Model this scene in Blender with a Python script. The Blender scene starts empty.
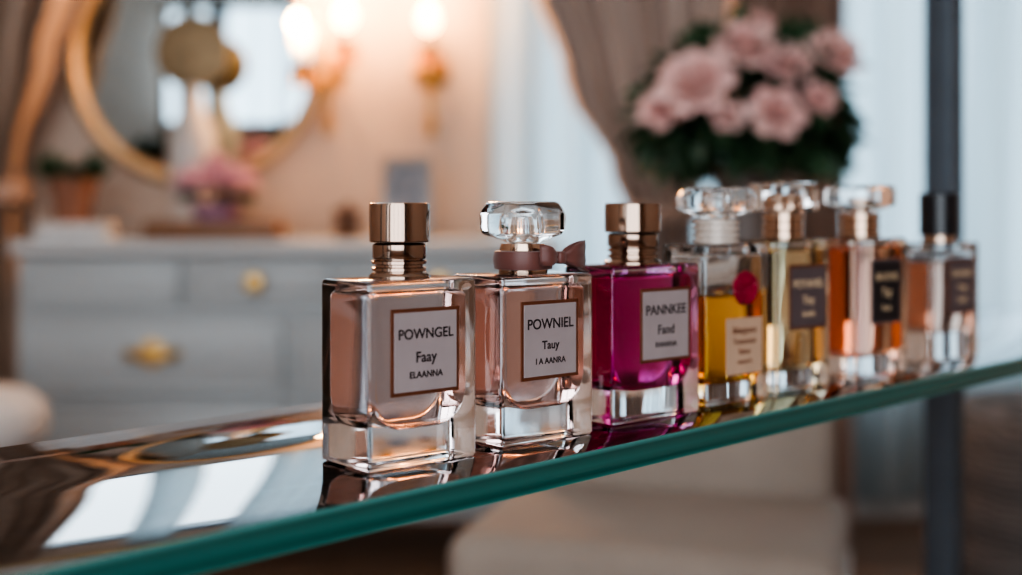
import bpy, bmesh, math, random
from mathutils import Vector, Matrix
random.seed(7)
S = bpy.context.scene
COL = S.collection
PI = math.pi

# ------------------------------------------------------------ materials
def new_mat(name):
    m = bpy.data.materials.new(name); m.use_nodes = True
    nt = m.node_tree; nt.nodes.clear()
    out = nt.nodes.new('ShaderNodeOutputMaterial')
    return m, nt, out

def pmat(name, col, rough=0.5, metal=0.0, var=0.08, scale=8.0, bump=0.0, trans=0.0, coat=0.0,
         emis=None, estr=0.0, sheen=0.0, stretch=(1,1,1), col2=None):
    m, nt, out = new_mat(name)
    p = nt.nodes.new('ShaderNodeBsdfPrincipled')
    tc = nt.nodes.new('ShaderNodeTexCoord'); mp = nt.nodes.new('ShaderNodeMapping')
    mp.inputs['Scale'].default_value = stretch
    nz = nt.nodes.new('ShaderNodeTexNoise'); nz.inputs['Scale'].default_value = scale
    nz.inputs['Detail'].default_value = 4
    cr = nt.nodes.new('ShaderNodeValToRGB')
    c2 = col2 if col2 else tuple(max(0, c*(1-var*2)) for c in col)
    cr.color_ramp.elements[0].position = .3; cr.color_ramp.elements[1].position = .7
    cr.color_ramp.elements[0].color = (*c2, 1); cr.color_ramp.elements[1].color = (*col, 1)
    L = nt.links
    L.new(tc.outputs['Object'], mp.inputs['Vector']); L.new(mp.outputs[0], nz.inputs['Vector'])
    L.new(nz.outputs['Fac'], cr.inputs[0]); L.new(cr.outputs[0], p.inputs['Base Color'])
    p.inputs['Roughness'].default_value = rough; p.inputs['Metallic'].default_value = metal
    p.inputs['Transmission Weight'].default_value = trans
    p.inputs['Coat Weight'].default_value = coat
    p.inputs['Sheen Weight'].default_value = sheen
    if emis:
        p.inputs['Emission Color'].default_value = (*emis, 1); p.inputs['Emission Strength'].default_value = estr
    if bump > 0:
        b = nt.nodes.new('ShaderNodeBump'); b.inputs['Strength'].default_value = bump
        b.inputs['Distance'].default_value = .01
        L.new(nz.outputs['Fac'], b.inputs['Height']); L.new(b.outputs[0], p.inputs['Normal'])
    L.new(p.outputs[0], out.inputs[0])
    return m

def glass_mat(name, col, ior=1.45, rough=0.0, col2=None, axis='X', rng=(-.03, .03)):
    m, nt, out = new_mat(name)
    g = nt.nodes.new('ShaderNodeBsdfGlass'); g.inputs['IOR'].default_value = ior
    g.inputs['Roughness'].default_value = rough
    g.inputs['Color'].default_value = (*col, 1)
    if col2:
        tc = nt.nodes.new('ShaderNodeTexCoord'); sp = nt.nodes.new('ShaderNodeSeparateXYZ')
        mr = nt.nodes.new('ShaderNodeMapRange'); mr.inputs[1].default_value = rng[0]; mr.inputs[2].default_value = rng[1]
        mx = nt.nodes.new('ShaderNodeMix'); mx.data_type = 'RGBA'
        mx.inputs[6].default_value = (*col, 1); mx.inputs[7].default_value = (*col2, 1)
        nt.links.new(tc.outputs['Object'], sp.inputs[0]); nt.links.new(sp.outputs[axis], mr.inputs[0])
        nt.links.new(mr.outputs[0], mx.inputs[0]); nt.links.new(mx.outputs[2], g.inputs['Color'])
    nt.links.new(g.outputs[0], out.inputs[0])
    return m

M = {}
M['glass'] = glass_mat('clear_glass', (.99, .985, .985), 1.46)
M['gold'] = pmat('rose_gold_metal', (.66, .47, .36), .14, 1.0, .05, 20)
M['darkgold'] = pmat('bronze_cap_metal', (.46, .32, .25), .10, 1.0, .05, 20)
M['brass'] = pmat('aged_brass', (.78, .50, .20), .28, 1.0, .12, 12)
M['rim'] = pmat('pale_gold_leaf', (.68, .48, .29), .45, .7, .12, 12)
M['dullbrass'] = pmat('dull_brass', (.34, .24, .14), .5, .6, .2, 30)
M['black'] = pmat('black_lacquer', (.012, .012, .016), .25, 0, .1, 30, coat=.3)
M['labelgrey'] = pmat('label_paper', (.37, .305, .305), .55, 0, .05, 60)
M['labelcream'] = pmat('label_cream_paper', (.56, .37, .26), .6, 0, .06, 60)
M['labelblack'] = pmat('label_black_paper', (.02, .015, .018), .5, 0, .1, 60)
M['labelbrown'] = pmat('label_brown_paper', (.125, .09, .095), .5, 0, .1, 60)
M['copper'] = pmat('copper_foil', (.24, .09, .05), .35, .6, .1, 60)
M['ink'] = pmat('ink', (.018, .008, .010), .6, 0, .05, 60)
M['goldink'] = pmat('gold_ink', (.75, .55, .35), .5, 0, .05, 60)
M['ribbon'] = pmat('satin_ribbon', (.19, .07, .058), .4, 0, .15, 40, sheen=.3)
M['wax'] = pmat('sealing_wax', (.36, .012, .045), .3, 0, .2, 200, bump=.4)
M['whitecer'] = pmat('white_ceramic', (.60, .57, .54), .35, 0, .03, 10)

# ------------------------------------------------------------ mesh helpers
def finish(bm, name, mat, parent=None, loc=(0,0,0), rot=(0,0,0), angle=35, smooth=True, recalc=True):
    if recalc: bmesh.ops.recalc_face_normals(bm, faces=bm.faces)
    me = bpy.data.meshes.new(name); bm.to_mesh(me); bm.free()
    if smooth:
        for p in me.polygons: p.use_smooth = True
        me.set_sharp_from_angle(angle=math.radians(angle))
    if mat is not None:
        for mm in (mat if isinstance(mat, (list, tuple)) else [mat]): me.materials.append(mm)
    o = bpy.data.objects.new(name, me); COL.objects.link(o)
    o.location = loc; o.rotation_euler = rot
    if parent: o.parent = parent
    return o

def empty(name, loc=(0,0,0), rz=0):
    e = bpy.data.objects.new(name, None); e.empty_display_size = .05
    e.location = loc; e.rotation_euler = (0, 0, rz); COL.objects.link(e); return e

def box(name, size, loc, mat, parent=None, bevel=0.0, seg=2, rot=(0,0,0)):
    bm = bmesh.new(); bmesh.ops.create_cube(bm, size=1)
    bmesh.ops.scale(bm, vec=size, verts=bm.verts)
    if bevel > 0: bmesh.ops.bevel(bm, geom=list(bm.edges), offset=bevel, segments=seg, profile=.5, affect='EDGES')
    return finish(bm, name, mat, parent, loc, rot, angle=30 if seg < 3 else 50)

def lathe_bm(bm, prof, seg=48, off=(0,0,0)):
    rings = []
    for r, z in prof:
        if r < 1e-6: rings.append([bm.verts.new((off[0], off[1], off[2]+z))])
        else: rings.append([bm.verts.new((off[0]+r*math.cos(2*PI*i/seg), off[1]+r*math.sin(2*PI*i/seg), off[2]+z)) for i in range(seg)])
    for a, b in zip(rings[:-1], rings[1:]):
        for i in range(seg):
            j = (i+1) % seg
            if len(a) == 1 and len(b) == 1: continue
            if len(a) == 1: bm.faces.new((a[0], b[j], b[i]))
            elif len(b) == 1: bm.faces.new((a[i], a[j], b[0]))
            else: bm.faces.new((a[i], a[j], b[j], b[i]))

def lathe(name, prof, mat, parent=None, loc=(0,0,0), seg=48, angle=35, rot=(0,0,0), smooth=True):
    bm = bmesh.new(); lathe_bm(bm, prof, seg)
    return finish(bm, name, mat, parent, loc, rot, angle, smooth)

def prism(name, w, d, z0, z1, rb, rt, mat, parent, bev=.002, n=10):
    """rounded-profile slab: outline in XZ (bottom radius rb, top radius rt), extruded along Y"""
    pts = []
    h = w/2
    def arc(cx, cz, r, a0, a1):
        for i in range(n+1):
            a = math.radians(a0+(a1-a0)*i/n); pts.append((cx+r*math.cos(a), cz+r*math.sin(a)))
    arc(-h+rb, z0+rb, rb, 180, 270); arc(h-rb, z0+rb, rb, 270, 360)
    arc(h-rt, z1-rt, rt, 0, 90); arc(-h+rt, z1-rt, rt, 90, 180)
    bm = bmesh.new()
    A = [bm.verts.new((x, -d/2, z)) for x, z in pts]; B = [bm.verts.new((x, d/2, z)) for x, z in pts]
    fa = bm.faces.new(A); fb = bm.faces.new(B[::-1])
    for i in range(len(pts)):
        j = (i+1) % len(pts); bm.faces.new((A[i], B[i], B[j], A[j]))
    bmesh.ops.recalc_face_normals(bm, faces=bm.faces)
    edges = list(set(list(fa.edges)+list(fb.edges)))
    bmesh.ops.bevel(bm, geom=edges, offset=bev, segments=3, profile=.5, affect='EDGES')
    return finish(bm, name, mat, parent, angle=40)

def text(name, body, size_w, loc, mat, parent, maxh=None):
    c = bpy.data.curves.new(name, 'FONT'); c.body = body; c.align_x = 'CENTER'; c.align_y = 'CENTER'
    c.size = .01; c.extrude = .00006; c.offset = .00009
    o = bpy.data.objects.new(name, c); COL.objects.link(o); bpy.context.view_layer.update()
    c.size = .01*size_w/max(o.dimensions.x, 1e-5)
    if maxh: c.size = min(c.size, maxh)
    c.materials.append(mat); o.parent = parent; o.location = loc; o.rotation_euler = (PI/2, 0, 0)
    return o

def tube(name, pts, r, mat, parent=None, loc=(0,0,0), bez=True):
    c = bpy.data.curves.new(name, 'CURVE'); c.dimensions = '3D'; c.bevel_depth = r; c.bevel_resolution = 3; c.use_fill_caps = True
    sp = c.splines.new('NURBS' if bez else 'POLY'); sp.points.add(len(pts)-1)
    for p, q in zip(sp.points, pts): p.co = (*q, 1)
    if bez: sp.use_endpoint_u = True; sp.order_u = 3
    c.materials.append(mat)
    o = bpy.data.objects.new(name, c); COL.objects.link(o); o.location = loc
    if parent: o.parent = parent
    return o

CZ = .92           # camera / eye height
SZ = .8005         # top of glass shelf
X0, X1, Y0, Y1, H = -3.4, 2.5, -2.3, 3.70, 3.6

# ------------------------------------------------------------ glass shelf
sh = empty('glass_shelf', (-.0813, .482, SZ), math.radians(46))
m, nt, out = new_mat('shelf_top_glass')
g = nt.nodes.new('ShaderNodeBsdfGlass'); g.inputs['Color'].default_value = (.62, .74, .72, 1); g.inputs['IOR'].default_value = 1.5
gl = nt.nodes.new('ShaderNodeBsdfGlossy'); gl.inputs['Roughness'].default_value = .03; gl.inputs['Color'].default_value = (.93, .94, .97, 1)
lw = nt.nodes.new('ShaderNodeFresnel'); lw.inputs[0].default_value = 4.0
mx = nt.nodes.new('ShaderNodeMixShader')
nt.links.new(lw.outputs[0], mx.inputs[0]); nt.links.new(g.outputs[0], mx.inputs[1]); nt.links.new(gl.outputs[0], mx.inputs[2])
nt.links.new(mx.outputs[0], out.inputs[0]); M['shelftop'] = m
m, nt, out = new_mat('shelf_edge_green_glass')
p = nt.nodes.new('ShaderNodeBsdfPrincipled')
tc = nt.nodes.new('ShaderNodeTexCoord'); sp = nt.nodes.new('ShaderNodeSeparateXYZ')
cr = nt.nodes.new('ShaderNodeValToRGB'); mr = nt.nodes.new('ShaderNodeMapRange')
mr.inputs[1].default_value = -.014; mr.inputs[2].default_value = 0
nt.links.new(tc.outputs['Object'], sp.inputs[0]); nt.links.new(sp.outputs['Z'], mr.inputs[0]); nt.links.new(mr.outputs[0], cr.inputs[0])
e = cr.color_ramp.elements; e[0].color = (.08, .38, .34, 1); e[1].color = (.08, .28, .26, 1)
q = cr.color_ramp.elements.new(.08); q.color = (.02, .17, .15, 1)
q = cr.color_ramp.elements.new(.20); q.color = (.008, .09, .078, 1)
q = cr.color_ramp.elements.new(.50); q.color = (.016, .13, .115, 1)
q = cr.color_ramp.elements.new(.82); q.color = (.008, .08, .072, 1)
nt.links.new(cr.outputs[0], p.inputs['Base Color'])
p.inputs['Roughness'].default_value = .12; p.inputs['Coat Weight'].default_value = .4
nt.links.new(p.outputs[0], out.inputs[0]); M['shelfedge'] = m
bm = bmesh.new(); bmesh.ops.create_cube(bm, size=1)
bmesh.ops.scale(bm, vec=(1.92, .217, .014), verts=bm.verts); bmesh.ops.translate(bm, vec=(.54, .1085, -.007), verts=bm.verts)
bmesh.ops.bevel(bm, geom=list(bm.edges), offset=.0012, segments=2, affect='EDGES', profile=.5)
bm.normal_update()
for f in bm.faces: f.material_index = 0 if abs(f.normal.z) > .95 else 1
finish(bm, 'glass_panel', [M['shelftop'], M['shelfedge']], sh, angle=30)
M['post'] = pmat('dark_slate_metal', (.12, .145, .175), .35, .3, .1, 10)
for k, tx in enumerate((-.32, 1.066)):
    box('post_%d' % (k+1), (.034, .034, H), (tx, .217+.019, H/2-SZ), M['post'], sh, .004)
    box('bracket_%d' % (k+1), (.03, .10, .012), (tx, .217-.035, -.0205), M['post'], sh, .002)
    box('bracket_plate_%d' % (k+1), (.10, .10, .008), (tx, .237, -SZ+.005), M['post'], sh, .002)

# ------------------------------------------------------------ perfume bottles
WD = Vector((.758, .652)); DD = Vector((-.652, .758)); RZ = math.atan2(.652, .758)

M['airgap'] = glass_mat('air_space', (1, 1, 1), .70)
def bottle(idx, near, w, d, h, liq, level=1.0, base=.017, rb=.017, wall=.0045, zlo=None):
    c = Vector(near)+WD*(w/2)+DD*(d/2)
    b = empty('perfume_bottle', (c.x, c.y, SZ+.0002), RZ)
    box('glass_body', (w, d, h), (0, 0, h/2), M['glass'], b, .0022, 3)
    iw, idp = w-2*wall, d-2*wall*1.05
    top = h-.006
    z0 = zlo if zlo else base
    if level >= .999:
        prism('liquid', iw, idp, z0, top, rb, .004, liq, b)
    else:
        zl = z0+(top-z0)*level
        prism('liquid', iw, idp, z0, zl, rb, .0012, liq, b, bev=.001)
        prism('air_space', iw, idp, zl+.0003, top, .0012, .004, M['airgap'], b, bev=.001)
    return b

def label(b, d, w, hgt, z, paper, frame, ink, lines, x=0):
    y = -d/2
    if frame: box('label_border', (w, .0005, hgt), (x, y-.0004, z), frame, b, .0001, 1)
    box('label', (w-.0034 if frame else w, .0006, hgt-.0034 if frame else hgt), (x, y-.0007, z), paper, b, .0001, 1)
    for (t, ww, zz, mh) in lines:
        text('label_text', t, w*ww, (x, y-.00105, z+zz*hgt), ink, b, mh)

def ring_profile(r, z0, z1, n, dep):
    pr = [(0, z0), (r, z0)]
    for i in range(n):
        a = z0+(z1-z0)*(i+.15)/n; c = z0+(z1-z0)*(i+.85)/n
        pr += [(r, a), (r+dep, a+(c-a)*.2), (r+dep, c-(c-a)*.2), (r, c)]
    pr += [(r, z1), (0, z1)]
    return pr

def metal_cap(b, h, r=.0142, ch=.0185, nh=.0165, mat=None):
    mat = mat or M['darkgold']
    lathe('shoulder_ring', [(0, h-.0002), (r*1.02, h-.0002), (r*1.02, h+.0012), (r*.92, h+.0026), (0, h+.0026)], mat, b)
    lathe('collar', ring_profile(r*.80, h+.0026, h+nh*.55, 2, .0016), mat, b)
    lathe('collar_upper', [(0, h+nh*.55), (r*.88, h+nh*.55), (r*.90, h+nh*.6), (r*.90, h+nh*.95), (r*.8, h+nh), (0, h+nh)], mat, b)
    z = h+nh+.0004
    lathe('cap', [(0, z), (r*.97, z), (r, z+.0006), (r, z+ch-.0012), (r*.98, z+ch-.0003), (r*.93, z+ch), (0, z+ch)], mat, b, seg=64)

def crystal(b, z, r, hh, seg=8, name='crystal_stopper', rot=PI/8):
    bm = bmesh.new()
    lathe_bm(bm, [(0, z), (r*.38, z), (r*.45, z+hh*.06), (r*.93, z+hh*.22), (r, z+hh*.36), (r, z+hh*.72), (r*.86, z+hh*.95), (r*.78, z+hh), (0, z+hh)], seg)
    bmesh.ops.bevel(bm, geom=[e for e in bm.edges if e.calc_length() > r*.2], offset=r*.03, segments=1, affect='EDGES')
    finish(bm, name, M['glass'], b, rot=(0, 0, rot), angle=20)
    lathe(name+'_core', [(0, z+hh*.12), (r*.25, z+hh*.14), (r*.30, z+hh*.3), (r*.22, z+hh*.62), (0, z+hh*.68)], M['airgap'], b, seg=24)

liq1 = glass_mat('pale_rose_perfume', (.98, .85, .825), .90, col2=(1, .925, .91), axis='X')
liq2 = glass_mat('rose_perfume', (.975, .79, .75), .90, col2=(.99, .87, .845), axis='X')
liq3 = glass_mat('magenta_perfume', (.80, .15, .46), .915, col2=(.90, .38, .64), axis='X')
liq4 = glass_mat('amber_perfume', (.985, .70, .30), .915)
liq5 = glass_mat('pale_gold_perfume', (.99, .855, .66), .915)
liq6 = glass_mat('coral_amber_perfume', (.97, .68, .65), .915, col2=(.98, .72, .52), axis='X')
liq7 = glass_mat('peach_perfume', (.97, .80, .72), .915)

# 1
b = bottle(1, (-.0630, .5533), .062, .040, .085, liq1)
label(b, .040, .039, .0395, .0525, M['labelgrey'], M['copper'], M['ink'],
      [('POWNGEL', .80, .20, .0085), ('Faay', .30, -.07, .0075), ('ELAANNA', .48, -.27, .0042)], x=0)
metal_cap(b, .085)
# 2
b = bottle(2, (-.0045, .611), .063, .040, .084, liq2)
label(b, .040, .039, .0395, .0515, M['labelgrey'], M['copper'], M['ink'],
      [('POWNIEL', .80, .20, .0085), ('Tauy', .30, -.07, .0075), ('I A AANRA', .60, -.27, .0042)], x=0)
lathe('collar', [(0, .0838), (.0125, .0838), (.0128, .086), (.0128, .0945), (.0115, .0995), (0, .0995)], M['gold'], b)
lathe('ribbon_band', [(.0128, .0860), (.0150, .0864), (.0158, .0910), (.0150, .0955), (.0128, .0960)], M['ribbon'], b)
crystal(b, .0996, .0236, .0215, 8)
def ribbon_tail(par, L, H_, org, ang, width=.0035):
    bm = bmesh.new(); n = 20; rows = []
    for i in range(n+1):
        s = i/n
        x, z = L*s, -H_*s*s*1.6+.002*math.sin(s*5)
        wv = width*(.55+.6*(x/L))
        ca, sa = math.cos(ang), math.sin(ang)
        X = x*ca-z*sa; Z = x*sa+z*ca
        rows.append((bm.verts.new((org[0]+X, org[1]-wv, org[2]+Z)), bm.verts.new((org[0]+X, org[1]+wv, org[2]+Z))))
    for a, c in zip(rows[:-1], rows[1:]): bm.faces.new((a[0], a[1], c[1], c[0]))
    o = finish(bm, 'ribbon_tail', M['ribbon'], par, recalc=False, angle=80)
    md = o.modifiers.new('s', 'SOLIDIFY'); md.thickness = .0006
og = (.009, -.0172, .0925)
def flat_loop(par, org, L, Hh, sgn):
    bm = bmesh.new(); n = 14; k = 4
    for layer in (0, 1):
        rows = []
        for i in range(n+1):
            s = i/n; x = sgn*L*s; hw = .0016+(Hh/2-.0016)*math.sin(min(1, s*1.15)*PI/2)**1.2
            dep = (.0032 if layer == 0 else -.0014)*math.sin(PI*s)
            rows.append([bm.verts.new((org[0]+x, org[1]-dep+.0006*math.sin(7*s+3*q), org[2]-hw+2*hw*q/k+.0015*s)) for q in range(k+1)])
        for a, c in zip(rows[:-1], rows[1:]):
            for q in range(k): bm.faces.new((a[q], a[q+1], c[q+1], c[q]))
    o = finish(bm, 'ribbon_loop', M['ribbon'], par, recalc=False, angle=80)
    md = o.modifiers.new('s', 'SOLIDIFY'); md.thickness = .0005
flat_loop(b, og, .0185, .0140, 1); flat_loop(b, og, .0125, .0105, -1)
ribbon_tail(b, .019, .003, og, math.radians(-3), .0028)
box('ribbon_knot', (.0052, .0055, .0065), (og[0], og[1]-.0012, og[2]), M['ribbon'], b, .0016, 3)
# 3
b = bottle(3, (.0544, .673), .072, .038, .0860, liq3)
label(b, .038, .041, .041, .0525, M['labelgrey'], M['copper'], M['ink'],
      [('PANNKEE', .80, .20, .0085), ('Fand', .32, -.07, .0075), ('RANANA', .46, -.27, .0042)], x=.006)
metal_cap(b, .0860, r=.0160, ch=.0165, nh=.0175)
# 4
b = bottle(4, (.1142, .736), .061, .034, .0955, liq4, level=.68, rb=.010, base=.012)
label(b, .034, .034, .034, .034, M['labelcream'], None, M['copper'],
      [('Bikappane', .78, .28, .0055), ('Tomnnrann', .70, .08, .0045), ('Ealnas', .50, -.10, .0045), ('mamns ft', .5, -.28, .0036)], x=.005)
bm = bmesh.new()
prof = [(0, 0), (.0085, 0), (.0092, .0008), (.0088, .0018), (.0070, .0022), (.0066, .0017), (.0, .0017)]
lathe_bm(bm, prof, 36)
for v in bm.verts:
    r = math.hypot(v.co.x, v.co.y)
    v.co.x *= 1.32; v.co.y *= 1.15
    if r > .008:
        a = math.atan2(v.co.y, v.co.x); k = 1+.025*math.sin(5*a)+.02*math.sin(9*a+1); v.co.x *= k; v.co.y *= k
finish(bm, 'wax_seal', M['wax'], b, (.006, -.0171, .0690), (PI/2, 0, 0))
lathe('ribbed_collar', ring_profile(.0120, .0953, .1105, 4, .0018), pmat('frosted_collar', (.72, .62, .55), .3, .1), b)
crystal(b, .111, .0245, .0190, 10)
# 5
b = bottle(5, (.1695, .795), .057, .034, .0965, liq5, level=1.0, rb=.008, base=.012)
label(b, .034, .040, .042, .0595, M['labelbrown'], M['copper'], M['goldink'],
      [('POYANEL', .80, .20, .0085), ('Tiny', .34, -.05, .0075), ('FANSES', .46, -.27, .0042)], x=.003)
lathe('collar', ring_profile(.0125, .0963, .1145, 3, .0012), M['gold'], b)
box('crystal_stopper', (.042, .030, .0195), (0, 0, .1246), M['glass'], b, .003, 2)
lathe('stopper_core', [(0, .1175), (.009, .1177), (.0095, .122), (.007, .126), (0, .1265)], M['gold'], b, seg=32)
# 6
b = bottle(6, (.2357, .854), .064, .036, .096, liq6, rb=.006, base=.014)
label(b, .036, .037, .045, .059, M['labelblack'], M['labelbrown'], M['goldink'],
      [('BVUTHE', .70, .22, .0075), ('Tay', .36, -.02, .0085), ('Ra ao', .40, -.26, .005)], x=.004)
lathe('collar', ring_profile(.0125, .0958, .114, 3, .0012), M['gold'], b)
lathe('crystal_stopper', [(0, .1142), (.010, .1142), (.0225, .1185), (.0245, .1205), (.0245, .1305), (.0225, .133), (0, .133)], M['glass'], b, seg=12, angle=20)
lathe('stopper_core', [(0, .116), (.006, .1162), (.0065, .124), (0, .1245)], M['gold'], b, seg=32)
# 7
b = bottle(7, (.3173, .940), .068, .030, .0905, liq7, level=.86, rb=.008, base=.020, zlo=.022, wall=.006)
label(b, .030, .040, .043, .057, M['labelbrown'], M['copper'], M['goldink'],
      [('DNVANE', .70, .22, .0075), ('Trang', .36, -.02, .0075), ('TORSE', .40, -.26, .005)], x=.006)
lathe('collar', [(0, .0903), (.0125, .0903), (.0127, .0955), (0, .0955)], M['gold'], b)
lathe('cap', [(0, .0958), (.0142, .0958), (.0147, .0965), (.0147, .1275), (.0137, .1285), (0, .1285)], M['black'], b)

# ------------------------------------------------------------ room shell
WX0, WX1, WZ0, WZ1 = -.02, 2.1, .42, 2.6        # back window
CX0, CX1, CW0, CW1 = -2.05, -.40, 1.80, 3.35    # unseen high window, added for bright stripes in the shelf reflection
wall = pmat('warm_plaster', (.64, .505, .42), .8, 0, .04, 3, bump=.05)
def wallbox(name, x0, x1, y0, y1, z0, z1, mat=wall):
    return box(name, (x1-x0, y1-y0, z1-z0), ((x0+x1)/2, (y0+y1)/2, (z0+z1)/2), mat)
T = .12
wb = empty('wall_back', (0, Y1, 0))
def wpart(par, n, x0, x1, y0, y1, z0, z1, mat=wall):
    o = wallbox(n, x0, x1, y0, y1, z0, z1, mat); o.parent = par; o.location = Vector(o.location)-Vector(par.location)
wpart(wb, 'panel_left', X0, CX0, Y1, Y1+T, 0, H); wpart(wb, 'panel_mirror', CX0, CX1, Y1, Y1+T, 0, CW0)
wpart(wb, 'panel_high', CX0, CX1, Y1, Y1+T, CW1, H); wpart(wb, 'panel_middle', CX1, WX0, Y1, Y1+T, 0, H)
wpart(wb, 'panel_right', WX1, X1, Y1, Y1+T, 0, H)
wpart(wb, 'panel_below', WX0, WX1, Y1, Y1+T, 0, WZ0); wpart(wb, 'panel_above', WX0, WX1, Y1, Y1+T, WZ1, H)
FX0, FX1, FZ0, FZ1 = -3.3, 1.6, .35, 3.4
wf = empty('wall_front', (0, Y0, 0))
wpart(wf, 'panel_left', X0, FX0, Y0-T, Y0, 0, H); wpart(wf, 'panel_right', FX1, X1, Y0-T, Y0, 0, H)
wpart(wf, 'panel_below', FX0, FX1, Y0-T, Y0, 0, FZ0); wpart(wf, 'panel_above', FX0, FX1, Y0-T, Y0, FZ1, H)
wallbox('wall_left', X0-T, X0, Y0-T, Y1+T, 0, H); wallbox('wall_right', X1, X1+T, Y0-T, Y1+T, 0, H)
wallbox('ceiling', X0-T, X1+T, Y0-T, Y1+T, H, H+T, pmat('ceiling_paint', (.8, .77, .73), .9, 0, .02, 3))
m, nt, out = new_mat('oak_floor'); p = nt.nodes.new('ShaderNodeBsdfPrincipled')
br = nt.nodes.new('ShaderNodeTexBrick'); tc = nt.nodes.new('ShaderNodeTexCoord')
br.inputs['Scale'].default_value = 1; br.inputs['Brick Width'].default_value = 1.2; br.inputs['Row Height'].default_value = .13
br.inputs['Mortar Size'].default_value = .003
br.inputs['Color1'].default_value = (.26, .16, .11, 1); br.inputs['Color2'].default_value = (.20, .12, .08, 1); br.inputs['Mortar'].default_value = (.03, .02, .015, 1)
nt.links.new(tc.outputs['Object'], br.inputs[0]); nt.links.new(br.outputs[0], p.inputs['Base Color']); p.inputs['Roughness'].default_value = .35
nt.links.new(p.outputs[0], out.inputs[0])
wallbox('floor', X0-T, X1+T, Y0-T, Y1+T, -T, 0, m)
trim = pmat('trim_paint', (.70, .68, .66), .4, 0, .02, 3)
wallbox('baseboard_back', X0, X1, Y1-.018, Y1, 0, .11, trim)
wallbox('baseboard_left', X0, X0+.018, Y0, Y1-.02, 0, .11, trim)
wallbox('baseboard_right', X1-.018, X1, Y0, Y1-.02, 0, .11, trim)
M['frame'] = pmat('window_frame_paint', (.30, .33, .36), .4, 0, .05, 5)
def window(name, x0, x1, z0, z1, y, n):
    e = empty(name, (0, y, 0))
    f = .05
    for nm, a in (('sill', (x0, x1, z0, z0+f)), ('head', (x0, x1, z1-f, z1)), ('jamb_left', (x0, x0+f, z0+f, z1-f)), ('jamb_right', (x1-f, x1, z0+f, z1-f))):
        box(nm, (a[1]-a[0], .07, a[3]-a[2]), ((a[0]+a[1])/2, 0, (a[2]+a[3])/2), M['frame'], e, .004)
    for i in range(1, n):
        xx = x0+(x1-x0)*i/n
        box('mullion_%d' % i, (.045, .06, z1-z0-2*f), (xx, 0, (z0+z1)/2), M['frame'], e, .004)
window('window_1', WX0, WX1, WZ0, WZ1, Y1+.06, 3)
window('window_2', FX0, FX1, FZ0, FZ1, Y0-.06, 6)
window('added_high_window', CX0, CX1, CW0, CW1, Y1+.06, 4)  # added out of view so the glass shelf mirrors bright stripes

# ------------------------------------------------------------ curtains
def curtain(name, prof, y, folds, amp, mat, nu=160, nz=40, ph=0.0):
    bm = bmesh.new(); rows = []
    zt, zb = prof[0][0], prof[-1][0]
    def lr(z):
        for a, c in zip(prof[:-1], prof[1:]):
            if a[0] >= z >= c[0]:
                t = (a[0]-z)/(a[0]-c[0]); t = t*t*(3-2*t)
                return a[1]+(c[1]-a[1])*t, a[2]+(c[2]-a[2])*t
        return prof[-1][1:]
    w0 = prof[0][2]-prof[0][1]
    for j in range(nz+1):
        z = zt+(zb-zt)*j/nz; xl, xr = lr(z); k = (xr-xl)/w0; row = []
        for i in range(nu+1):
            u = i/nu
            s = math.sin(2*PI*folds*u+ph+.5*math.sin(3*u+z*1.3))
            s2 = math.sin(2*PI*folds*2.3*u+1.3*z)
            row.append(bm.verts.new((xl+(xr-xl)*u, y+amp*(.45+.55*min(1, k))*(s+.25*s2), z)))
        rows.append(row)
    for a, c in zip(rows[:-1], rows[1:]):
        for i in range(nu): bm.faces.new((a[i], a[i+1], c[i+1], c[i]))
    return finish(bm, name, mat, None, recalc=False, angle=180)
taupe = pmat('taupe_velvet', (.62, .50, .44), .75, 0, .06, 6)
leftc = pmat('bronze_taupe_velvet', (.50, .36, .28), .6, 0, .08, 6)
brown = pmat('brown_velvet', (.46, .32, .26), .75, 0, .08, 6)
greyc = pmat('grey_drape', (.28, .28, .30), .8, 0, .05, 6)
def sheer_mat(name, c1, c2, lo, hi):
    m, nt, out = new_mat(name)
    df = nt.nodes.new('ShaderNodeBsdfDiffuse'); df.inputs[0].default_value = (*c1, 1)
    tr = nt.nodes.new('ShaderNodeBsdfTranslucent'); tr.inputs[0].default_value = (*c2, 1)
    tp = nt.nodes.new('ShaderNodeBsdfTransparent'); wv = nt.nodes.new('ShaderNodeTexNoise'); wv.inputs['Scale'].default_value = 300
    m1 = nt.nodes.new('ShaderNodeMixShader'); m1.inputs[0].default_value = .55; m2 = nt.nodes.new('ShaderNodeMixShader')
    mr = nt.nodes.new('ShaderNodeMapRange'); mr.inputs[3].default_value = lo; mr.inputs[4].default_value = hi
    nt.links.new(wv.outputs[0], mr.inputs[0]); nt.links.new(mr.outputs[0], m2.inputs[0])
    nt.links.new(df.outputs[0], m1.inputs[1]); nt.links.new(tr.outputs[0], m1.inputs[2])
    nt.links.new(m1.outputs[0], m2.inputs[1]); nt.links.new(tp.outputs[0], m2.inputs[2]); nt.links.new(m2.outputs[0], out.inputs[0])
    return m
sheer = sheer_mat('sheer_voile', (.58, .63, .65), (.50, .60, .64), .03, .12)
curtain('sheer_curtain', [(2.72, -.07, 2.2), (.06, -.07, 2.2)], 3.625, 15, .035, sheer, nu=400)
curtain('sheer_curtain', [(3.44, -1.20, -1.02), (1.76, -1.20, -1.02)], 3.625, 3, .02, sheer, nu=80)  # strip over the added high window, gaps left to stripe the reflection
curtain('sheer_curtain', [(3.44, -.80, -.36), (1.76, -.80, -.36)], 3.625, 5, .02, sheer, nu=100)  # second strip over the added high window, same purpose
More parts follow.
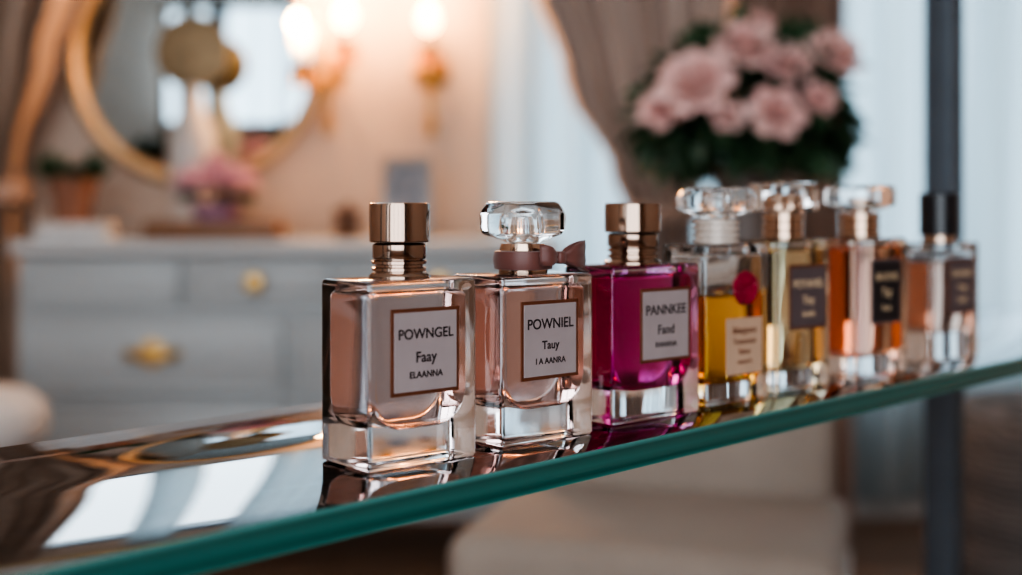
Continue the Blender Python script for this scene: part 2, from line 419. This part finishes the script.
cA = curtain('curtain', [(2.74, -.08, .62), (1.60, .03, .60), (1.25, .145, .57), (1.02, .27, .53), (.86, .33, .50), (.5, .29, .56), (.03, .27, .60)], 3.40, 6, .05, taupe, ph=PI)
curtain('curtain', [(2.74, .52, .95), (1.0, .60, .92), (.03, .58, .95)], 3.48, 6, .04, brown)
cL = curtain('curtain', [(3.42, -1.98, -1.50), (1.95, -1.95, -1.38), (1.55, -1.82, -1.21), (1.35, -1.75, -1.28), (1.05, -1.58, -1.385), (.90, -1.55, -1.40), (.5, -1.64, -1.36), (.03, -1.70, -1.36)], 3.55, 6, .05, leftc, ph=PI)
curtain('curtain', [(3.46, -2.85, -2.45), (.03, -2.85, -2.45)], -2.15, 4, .05, greyc)
curtain('curtain', [(3.46, -2.10, -1.66), (.03, -2.10, -1.66)], -2.15, 4, .05, greyc)
curtain('curtain', [(3.46, 1.1, 1.75), (.03, 1.1, 1.75)], -2.15, 6, .05, greyc)
def rod(x0, x1, y, z):
    e = empty('curtain_rod', ((x0+x1)/2, y, z)); L = x1-x0
    lathe('pole', [(0, -L/2), (.014, -L/2), (.014, L/2), (0, L/2)], M['brass'], e, rot=(0, PI/2, 0), seg=16)
    for s in (-1, 1):
        lathe('finial', [(0, -.035), (.02, -.025), (.03, 0), (.02, .025), (0, .035)], M['brass'], e, (s*L/2, 0, 0), seg=16)
rod(-.16, 2.25, 3.45, 2.79); rod(-2.15, -.28, 3.58, 3.47); rod(-3.25, 1.9, -2.15, 3.50)
def tie(par, x, y, z, w):
    bm = bmesh.new(); n = 28; rows = []
    for i in range(n):
        a = 2*PI*i/n
        rows.append([bm.verts.new((w*math.cos(a)*k, .075*math.sin(a)*k, zz+.012*math.cos(a))) for k, zz in ((1, -.03), (1.06, 0), (1, .03))])
    for i in range(n):
        a, c = rows[i], rows[(i+1) % n]
        for j in range(2): bm.faces.new((a[j], c[j], c[j+1], a[j+1]))
    finish(bm, 'tieback', brown, par, (x, y, z), angle=60)
tie(cA, .415, 3.40, .90, .105); tie(cL, -1.475, 3.55, .95, .10)

# ------------------------------------------------------------ dresser
wht = pmat('pale_grey_lacquer', (.46, .485, .495), .35, 0, .02, 4)
dr = empty('dresser', (-.57, 3.36, 0))
DW, DDp, DH = 1.40, .42, .83
box('carcass', (DW-.04, DDp-.03, DH-.16), (0, .005, .12+(DH-.16)/2), wht, dr, .004)
box('top', (DW, DDp, .035), (0, 0, DH-.0175), pmat('dresser_top', (.60, .60, .60), .25, 0, .02, 4), dr, .006, 3)
for sx in (-1, 1):
    for sy in (-1, 1):
        lathe('leg', [(0, 0), (.016, 0), (.026, .10), (.030, .125), (0, .125)], wht, dr, (sx*(DW/2-.06), sy*(DDp/2-.06), 0), seg=20)
fy = -DDp/2+.015
def drawer(x0, x1, z0, z1, knobs=(), pulls=()):
    cx, cz, w, h = (x0+x1)/2, (z0+z1)/2, x1-x0-.012, z1-z0-.012
    box('drawer', (w, .016, h), (cx, fy, cz), wht, dr, .003)
    f = .016
    for (sx, sz, ax, az) in ((w, f, 0, h/2-f/2), (w, f, 0, -h/2+f/2), (f, h-2*f, w/2-f/2, 0), (f, h-2*f, -w/2+f/2, 0)):
        box('drawer_moulding', (sx, .008, sz), (cx+ax, fy-.011, cz+az), wht, dr, .002)
    for px in knobs:
        lathe('knob', [(0, 0), (.008, 0), (.008, .012), (.022, .018), (.026, .026), (.018, .034), (0, .036)], M['brass'], dr, (px, fy-.007, cz), rot=(PI/2, 0, 0), seg=20)
    for px in pulls:
        lathe('pull_plate', [(0, 0), (.034, 0), (.034, .004), (0, .006)], M['brass'], dr, (px, fy-.007, cz), rot=(PI/2, 0, 0), seg=24)
        tube('pull', [(-.06, 0, 0), (-.06, -.028, 0), (0, -.034, -.004), (.06, -.028, 0), (.06, 0, 0)], .013, M['brass'], dr, (px, fy-.006, cz))
drawer(-.67, -.26, .66, .79); drawer(-.26, .12, .66, .79, knobs=[-.075]); drawer(.12, .67, .66, .79, knobs=[.39])
for z0, z1 in ((.44, .65), (.16, .43)):
    drawer(-.67, 0, z0, z1, pulls=[-.335]); drawer(0, .67, z0, z1, pulls=[.335])

# ------------------------------------------------------------ round mirror
mi = empty('round_mirror', (-.927, 3.685, 1.354))
R = .36
lathe('backing', [(0, -.012), (R, -.012), (R, .006), (0, .006)], M['rim'], mi, rot=(PI/2, 0, 0), seg=96)
bm = bmesh.new(); seg = 96; k = 12
rings = []
for i in range(seg):
    a = 2*PI*i/seg; rr = []
    for j in range(k):
        bb = 2*PI*j/k; r = R+.020*math.cos(bb); rr.append(bm.verts.new((r*math.cos(a), -.018+.018*math.sin(bb), r*math.sin(a))))
    rings.append(rr)
for i in range(seg):
    for j in range(k): bm.faces.new((rings[i][j], rings[(i+1) % seg][j], rings[(i+1) % seg][(j+1) % k], rings[i][(j+1) % k]))
finish(bm, 'gold_rim', M['rim'], mi, angle=60)
lathe('mirror_glass', [(0, .0065), (R-.01, .0065), (R-.02, .010), (0, .010)], pmat('silvered_glass', (.46, .57, .63), .02, 1, .01, 3), mi, rot=(PI/2, 0, 0), seg=96)

# ------------------------------------------------------------ sconces
bulbm = pmat('frosted_bulb', (1, .80, .55), .3, 0, .01, 3, emis=(1, .52, .20), estr=18)
amber = glass_mat('amber_crystal', (1, .75, .45), 1.5)
def sconce(x, z, arms):
    s = empty('wall_sconce', (x, 3.70, z))
    lathe('backplate', [(0, 0), (.05, 0), (.055, .006), (.04, .014), (.02, .022), (0, .024)], M['brass'], s, rot=(PI/2, 0, 0), seg=32)
    tube('stem', [(0, -.02, -.16), (0, -.035, -.05), (0, -.03, .06), (0, -.02, .12)], .010, M['brass'], s)
    lathe('stem_finial', [(0, -.03), (.016, -.015), (.012, 0), (.02, .02), (0, .03)], M['brass'], s, (0, -.02, -.17), seg=16)
    for ax, az in arms:
        tube('arm', [(0, -.02, 0), (ax*.5, -.08, -.07), (ax, -.11, -.05), (ax, -.11, az-.05)], .008, M['brass'], s)
        lathe('drip_cup', [(0, 0), (.012, 0), (.032, .012), (.034, .016), (.012, .010), (0, .010)], M['brass'], s, (ax, -.11, az-.055), seg=20)
        lathe('candle', [(0, 0), (.011, 0), (.011, .04), (0, .04)], M['whitecer'], s, (ax, -.11, az-.045), seg=16)
        lathe('bulb', [(0, 0), (.014, .004), (.028, .022), (.032, .040), (.025, .062), (.012, .078), (0, .086)], bulbm, s, (ax, -.11, az-.005), seg=20)
        for q in range(6):
            a = 2*PI*q/6
            lathe('crystal_drop', [(0, -.055), (.009, -.038), (.007, -.008), (0, 0)], amber, s, (ax+.030*math.cos(a), -.11+.030*math.sin(a), az-.052), seg=6, smooth=False)
        L = bpy.data.lights.new('sconce_lamp', 'POINT'); L.energy = 8.5; L.color = (1, .50, .20); L.shadow_soft_size = .04
        o = bpy.data.objects.new('sconce_lamp', L); COL.objects.link(o); o.parent = s; o.location = (ax, -.16, az+.12)
sconce(-.54, 1.325, [(-.060, .045), (.065, .105)])
sconce(-.237, 1.315, [(.0, .105)])

# ------------------------------------------------------------ flowers
def petal_bm(bm, org, ax, R, Hh, curl, phi, width, base=.15):
    n = 5; rows = []
    up = Vector(ax).normalized(); t = up.orthogonal().normalized(); s = up.cross(t)
    for j in range(n+1):
        v = j/n; row = []
        for i in range(n+1):
            u = -1+2*i/n
            wv = width*(math.sin(PI*(.12+.80*v))**.7)
            rr = R*(base+(1-base)*v**.55)*(1-.08*abs(u))+curl*v**3
            zz = Hh*v-curl*.7*v**4-.12*Hh*u*u*v
            a = phi+u*wv
            row.append(bm.verts.new(Vector(org)+t*(rr*math.cos(a))+s*(rr*math.sin(a))+up*zz))
        rows.append(row)
    for a, c in zip(rows[:-1], rows[1:]):
        for i in range(n): bm.faces.new((a[i], a[i+1], c[i+1], c[i]))
def rose_bm(bm, org, ax, R):
    for (f, n, hh, cu, w) in ((.22, 3, .95, 0, 1.2), (.42, 4, .95, .03, .95), (.62, 5, .88, .10, .80), (.80, 5, .75, .20, .75), (.92, 6, .55, .32, .65)):
        p0 = random.random()*6
        for i in range(n): petal_bm(bm, org, ax, R*f, R*hh*1.2, R*cu, p0+2*PI*i/n+random.uniform(-.1, .1), w)
def leaf_bm(bm, org, dr_, L, W):
    d = Vector(dr_).normalized(); s = d.cross(Vector((random.uniform(-1, 1), random.uniform(-1, 1), 1))).normalized(); u = s.cross(d)
    prev = None
    for j in range(6):
        v = j/5; w = W*math.sin(PI*(v*.92+.04)); c = Vector(org)+d*(L*v)-u*(L*.25*v*v)
        row = [bm.verts.new(c-s*w+u*w*.3), bm.verts.new(c), bm.verts.new(c+s*w+u*w*.3)]
        if prev:
            for q in range(2): bm.faces.new((prev[q], prev[q+1], row[q+1], row[q]))
        prev = row
pinkm = pmat('pale_pink_petals', (.94, .69, .64), .6, 0, .1, 14, sheen=.2, col2=(.90, .54, .51))
leafm = pmat('dark_leaves', (.06, .125, .06), .5, 0, .2, 20)
bq = empty('rose_bouquet_in_vase', (.43, 2.30, .742))
lathe('vase', [(0, 0), (.055, 0), (.062, .01), (.075, .08), (.07, .15), (.05, .21), (.056, .25), (.052, .25), (.046, .21), (.066, .15), (.071, .08), (.055, .014), (0, .012)], pmat('stone_vase', (.20, .15, .13), .4, 0, .1, 10), bq, seg=40)
bm = bmesh.new()
cz = .375
for (dx, dy, dz, r) in ((-.118, -.15, .022, .060), (-.168, -.12, -.018, .042), (-.020, -.13, .088, .050), (.052, -.13, .058, .042), (.020, -.19, -.034, .044),
                        (.148, -.10, .078, .048), (-.060, -.17, -.040, .026), (.102, -.16, -.008, .028), (.020, -.02, .135, .036), (-.10, .10, .07, .05), (.15, .08, .02, .04), (.03, .15, .08, .05)):
    o = Vector((dx*.98, dy, cz+dz-.004)); ax = (o-Vector((0, .05, .20))).normalized()+Vector((0, -.35, .1))
    rose_bm(bm, o-ax.normalized()*r*.5, ax, r)
finish(bm, 'roses', pinkm, bq, recalc=False, angle=180)
bm = bmesh.new()
for i in range(680):
    th = random.uniform(0, 2*PI); ph = random.uniform(-.7, 1.3); rr = random.uniform(.4, 1.0)
    d = Vector((math.cos(th)*math.cos(ph), math.sin(th)*math.cos(ph), math.sin(ph)))
    o = Vector((d.x*.185*rr+.005, d.y*.140*rr, .340+d.z*.140*rr))
    leaf_bm(bm, o, d+Vector((random.uniform(-.5, .5), random.uniform(-.4, .5), random.uniform(-.6, .4))), random.uniform(.05, .080), random.uniform(.014, .022))
finish(bm, 'foliage', leafm, bq, recalc=False, angle=180)
bm = bmesh.new()
for i in range(14):
    a = 2*PI*i/14; q = bmesh.ops.create_cone(bm, segments=6, radius1=.003, radius2=.003, depth=.26, cap_ends=True)['verts']
    bmesh.ops.rotate(bm, verts=q, cent=(0, 0, 0), matrix=Matrix.Rotation(.16, 3, Vector((math.sin(a), -math.cos(a), 0))))
    bmesh.ops.translate(bm, verts=q, vec=(.02*math.cos(a), .02*math.sin(a), .20))
finish(bm, 'stems', leafm, bq)

# console table that carries the vase
ct = empty('console_table', (.35, 2.32, 0))
cw = pmat('cream_paint', (.74, .69, .64), .4, 0, .03, 5)
box('top', (.46, .34, .03), (0, 0, .725), cw, ct, .006, 3)
box('apron', (.40, .28, .07), (0, 0, .675), cw, ct, .003)
for sx in (-1, 1):
    for sy in (-1, 1): box('leg', (.040, .040, .70), (sx*.19, sy*.13, .35), cw, ct, .004)

# upholstered chair under the shelf line
uc = empty('upholstered_chair', (.215, 1.80, 0), -.28)
fab = pmat('cream_upholstery', (.42, .35, .30), .85, 0, .05, 12, bump=.1, sheen=.1)
box('seat', (.52, .42, .09), (0, 0, .435), fab, uc, .035, 6)
box('seat_rail', (.525, .425, .035), (0, 0, .372), cw, uc, .006)
box('backrest', (.48, .07, .24), (0, .165, .58), fab, uc, .033, 6)
for sx in (-1, 1):
    for sy in (-1, 1): lathe('leg', [(0, 0), (.013, 0), (.022, .34), (.024, .36), (0, .36)], cw, uc, (sx*.225, sy*.175, 0), seg=16)

# white round stool at left
st = empty('vanity_stool', (-1.17, 2.45, 0))
wf2 = pmat('white_boucle', (.74, .72, .71), .9, 0, .04, 40, bump=.2)
lathe('cushion', [(0, .43), (.20, .43), (.235, .445), (.25, .475), (.245, .515), (.22, .54), (.12, .553), (0, .555)], wf2, st, seg=48, angle=80)
lathe('seat_ring', [(0, .39), (.225, .39), (.225, .43), (0, .43)], cw, st)
for i in range(4):
    a = PI/4+i*PI/2
    tube('leg', [(.17*math.cos(a), .17*math.sin(a), .395), (.20*math.cos(a), .20*math.sin(a), .004)], .011, cw, st, bez=False)

# woven pouf lower right
m, nt, out = new_mat('woven_grey'); p = nt.nodes.new('ShaderNodeBsdfPrincipled'); w = nt.nodes.new('ShaderNodeTexWave')
w.inputs['Scale'].default_value = 25; w.bands_direction = 'Z'; w.inputs['Distortion'].default_value = 6
tc = nt.nodes.new('ShaderNodeTexCoord'); cr = nt.nodes.new('ShaderNodeValToRGB')
cr.color_ramp.elements[0].color = (.09, .08, .075, 1); cr.color_ramp.elements[1].color = (.25, .22, .21, 1)
nt.links.new(tc.outputs['Object'], w.inputs[0]); nt.links.new(w.outputs[1], cr.inputs[0]); nt.links.new(cr.outputs[0], p.inputs['Base Color'])
p.inputs['Roughness'].default_value = .8; nt.links.new(p.outputs[0], out.inputs[0])
pr = [(0, 0), (.28, 0)]+[(.34+.006*math.sin(i*1.57)+.025*math.sin(PI*i/24), .02+.48*i/24) for i in range(25)]+[(.30, .535), (.1, .55), (0, .55)]
lathe('woven_pouf', pr, m, None, (1.16, 2.35, 0), seg=56, angle=70)

# ------------------------------------------------------------ things on the dresser
DT = .8302
tray = empty('wooden_tray', (-.77, 3.27, DT)); wood = pmat('tray_wood', (.34, .16, .08), .45, 0, .2, 6, stretch=(1, 8, 8))
box('tray_base', (.34, .16, .012), (0, 0, .006), wood, tray, .003)
for s in (-1, 1):
    box('tray_side', (.34, .012, .045), (0, s*.074, .0255), wood, tray, .003); box('tray_end', (.012, .14, .045), (s*.164, 0, .0255), wood, tray, .003)
fb = empty('flower_bowl', (-.77, 3.27, DT+.0125))
lathe('bowl', [(0, 0), (.03, 0), (.035, .008), (.058, .05), (.064, .085), (.060, .085), (.054, .05), (.026, .014), (0, .012)], pmat('mauve_bowl', (.45, .25, .34), .3), fb, seg=32)
bm = bmesh.new()
for i in range(9):
    a = 2*PI*i/8; r = .062 if i < 8 else 0
    o = Vector((r*math.cos(a), r*math.sin(a), .13 if i < 8 else .165)); rose_bm(bm, o, Vector((math.cos(a)*.6, math.sin(a)*.6, 1)) if i < 8 else Vector((0, 0, 1)), .044)
finish(bm, 'blossoms', pmat('mauve_pink_petals', (.84, .52, .60), .6, 0, .1, 14), fb, recalc=False, angle=180)
bm = bmesh.new()
for i in range(60):
    a = random.uniform(0, 2*PI); leaf_bm(bm, (.04*math.cos(a), .04*math.sin(a), .095), (math.cos(a), math.sin(a), random.uniform(0, .5)), .06, .014)
finish(bm, 'leaves', leafm, fb, recalc=False, angle=180)
pp = empty('potted_plant', (-1.185, 3.38, DT))
lathe('terracotta_pot', [(0, 0), (.045, 0), (.058, .13), (.066, .135), (.067, .165), (.058, .165), (.054, .14), (.0, .14)], pmat('terracotta', (.36, .17, .11), .7, 0, .1, 10), pp, seg=36)
bm = bmesh.new()
for i in range(90):
    a = random.uniform(0, 2*PI); leaf_bm(bm, (.025*math.cos(a), .025*math.sin(a), .14), (math.cos(a), math.sin(a), random.uniform(.5, 2.4)), random.uniform(.06, .11), .016)
finish(bm, 'leaves', leafm, pp, recalc=False, angle=180)
om = empty('medallion_ornament', (-.885, 3.475, DT))
lathe('base', [(0, 0), (.06, 0), (.068, .02), (.055, .10), (.070, .24), (.060, .30), (.03, .36), (.02, .42), (0, .42)], M['whitecer'], om, seg=40)
lathe('medallion', [(0, -.012), (.085, -.012), (.104, -.004), (.104, .004), (.085, .008), (.06, .010), (0, .012)], M['dullbrass'], om, (0, 0, .515), rot=(PI/2, 0, 0), seg=48)
pf = empty('picture_frame', (-.285, 3.42, DT+.002), 0)
box('frame', (.135, .014, .22), (0, 0, .11), pmat('pewter', (.35, .34, .34), .3, .6), pf, .004, rot=(-.12, 0, 0))
box('photo', (.10, .004, .18), (0, -.0085, .111), pmat('photo_print', (.30, .30, .33), .4, 0, .3, 18, col2=(.12, .12, .14)), pf, rot=(-.12, 0, 0))
box('strut', (.03, .006, .17), (0, .045, .083), M['black'], pf, rot=(.35, 0, 0))
lathe('cosmetic_jar', [(0, 0), (.03, 0), (.034, .01), (.034, .05), (.028, .056), (.036, .058), (.036, .078), (.01, .084), (.012, .094), (0, .098)], pmat('brown_jar', (.16, .08, .05), .3), None, (-.44, 3.36, DT), seg=32)
tw = empty('folded_towel', (-1.12, 3.22, DT))
for i in range(3): box('towel_fold', (.19-.006*i, .09, .014), (0, 0, .0072+.0142*i), wf2, tw, .006, 3)

# ------------------------------------------------------------ light
W = bpy.data.worlds.new('World'); S.world = W; W.use_nodes = True
bg = W.node_tree.nodes['Background']; bg.inputs[0].default_value = (.62, .78, .90, 1); bg.inputs[1].default_value = 1.5
def area(name, sx, sy, loc, rot, e, col):
    L = bpy.data.lights.new(name, 'AREA'); L.shape = 'RECTANGLE'; L.size = sx; L.size_y = sy; L.energy = e; L.color = col
    o = bpy.data.objects.new(name, L); COL.objects.link(o); o.location = loc; o.rotation_euler = rot
area('daylight_window_1', WX1-WX0, WZ1-WZ0, ((WX0+WX1)/2, Y1+.25, (WZ0+WZ1)/2), (-PI/2, 0, 0), 37, (.74, .89, 1.0))
area('daylight_window_2', FX1-FX0, FZ1-FZ0, ((FX0+FX1)/2, Y0-.25, (FZ0+FZ1)/2), (PI/2, 0, 0), 128, (.93, .96, 1.0))
area('added_high_window_light', CX1-CX0, CW1-CW0, ((CX0+CX1)/2, Y1+.25, (CW0+CW1)/2), (-PI/2, 0, 0), 26, (.80, .92, 1.0))  # lamp behind the added high window, brightens the shelf reflection

# ------------------------------------------------------------ camera
cam = bpy.data.cameras.new('camera'); co = bpy.data.objects.new('camera', cam); COL.objects.link(co)
co.location = (0, 0, CZ); co.rotation_euler = (PI/2, 0, 0)
cam.sensor_width = 36; cam.lens = 44.03; cam.shift_y = -.0807; cam.clip_start = .02
cam.dof.use_dof = True; cam.dof.focus_distance = .615; cam.dof.aperture_fstop = 3.4
S.camera = co
try: S.view_settings.look = 'AgX - High Contrast'
except Exception as ex: print(ex)
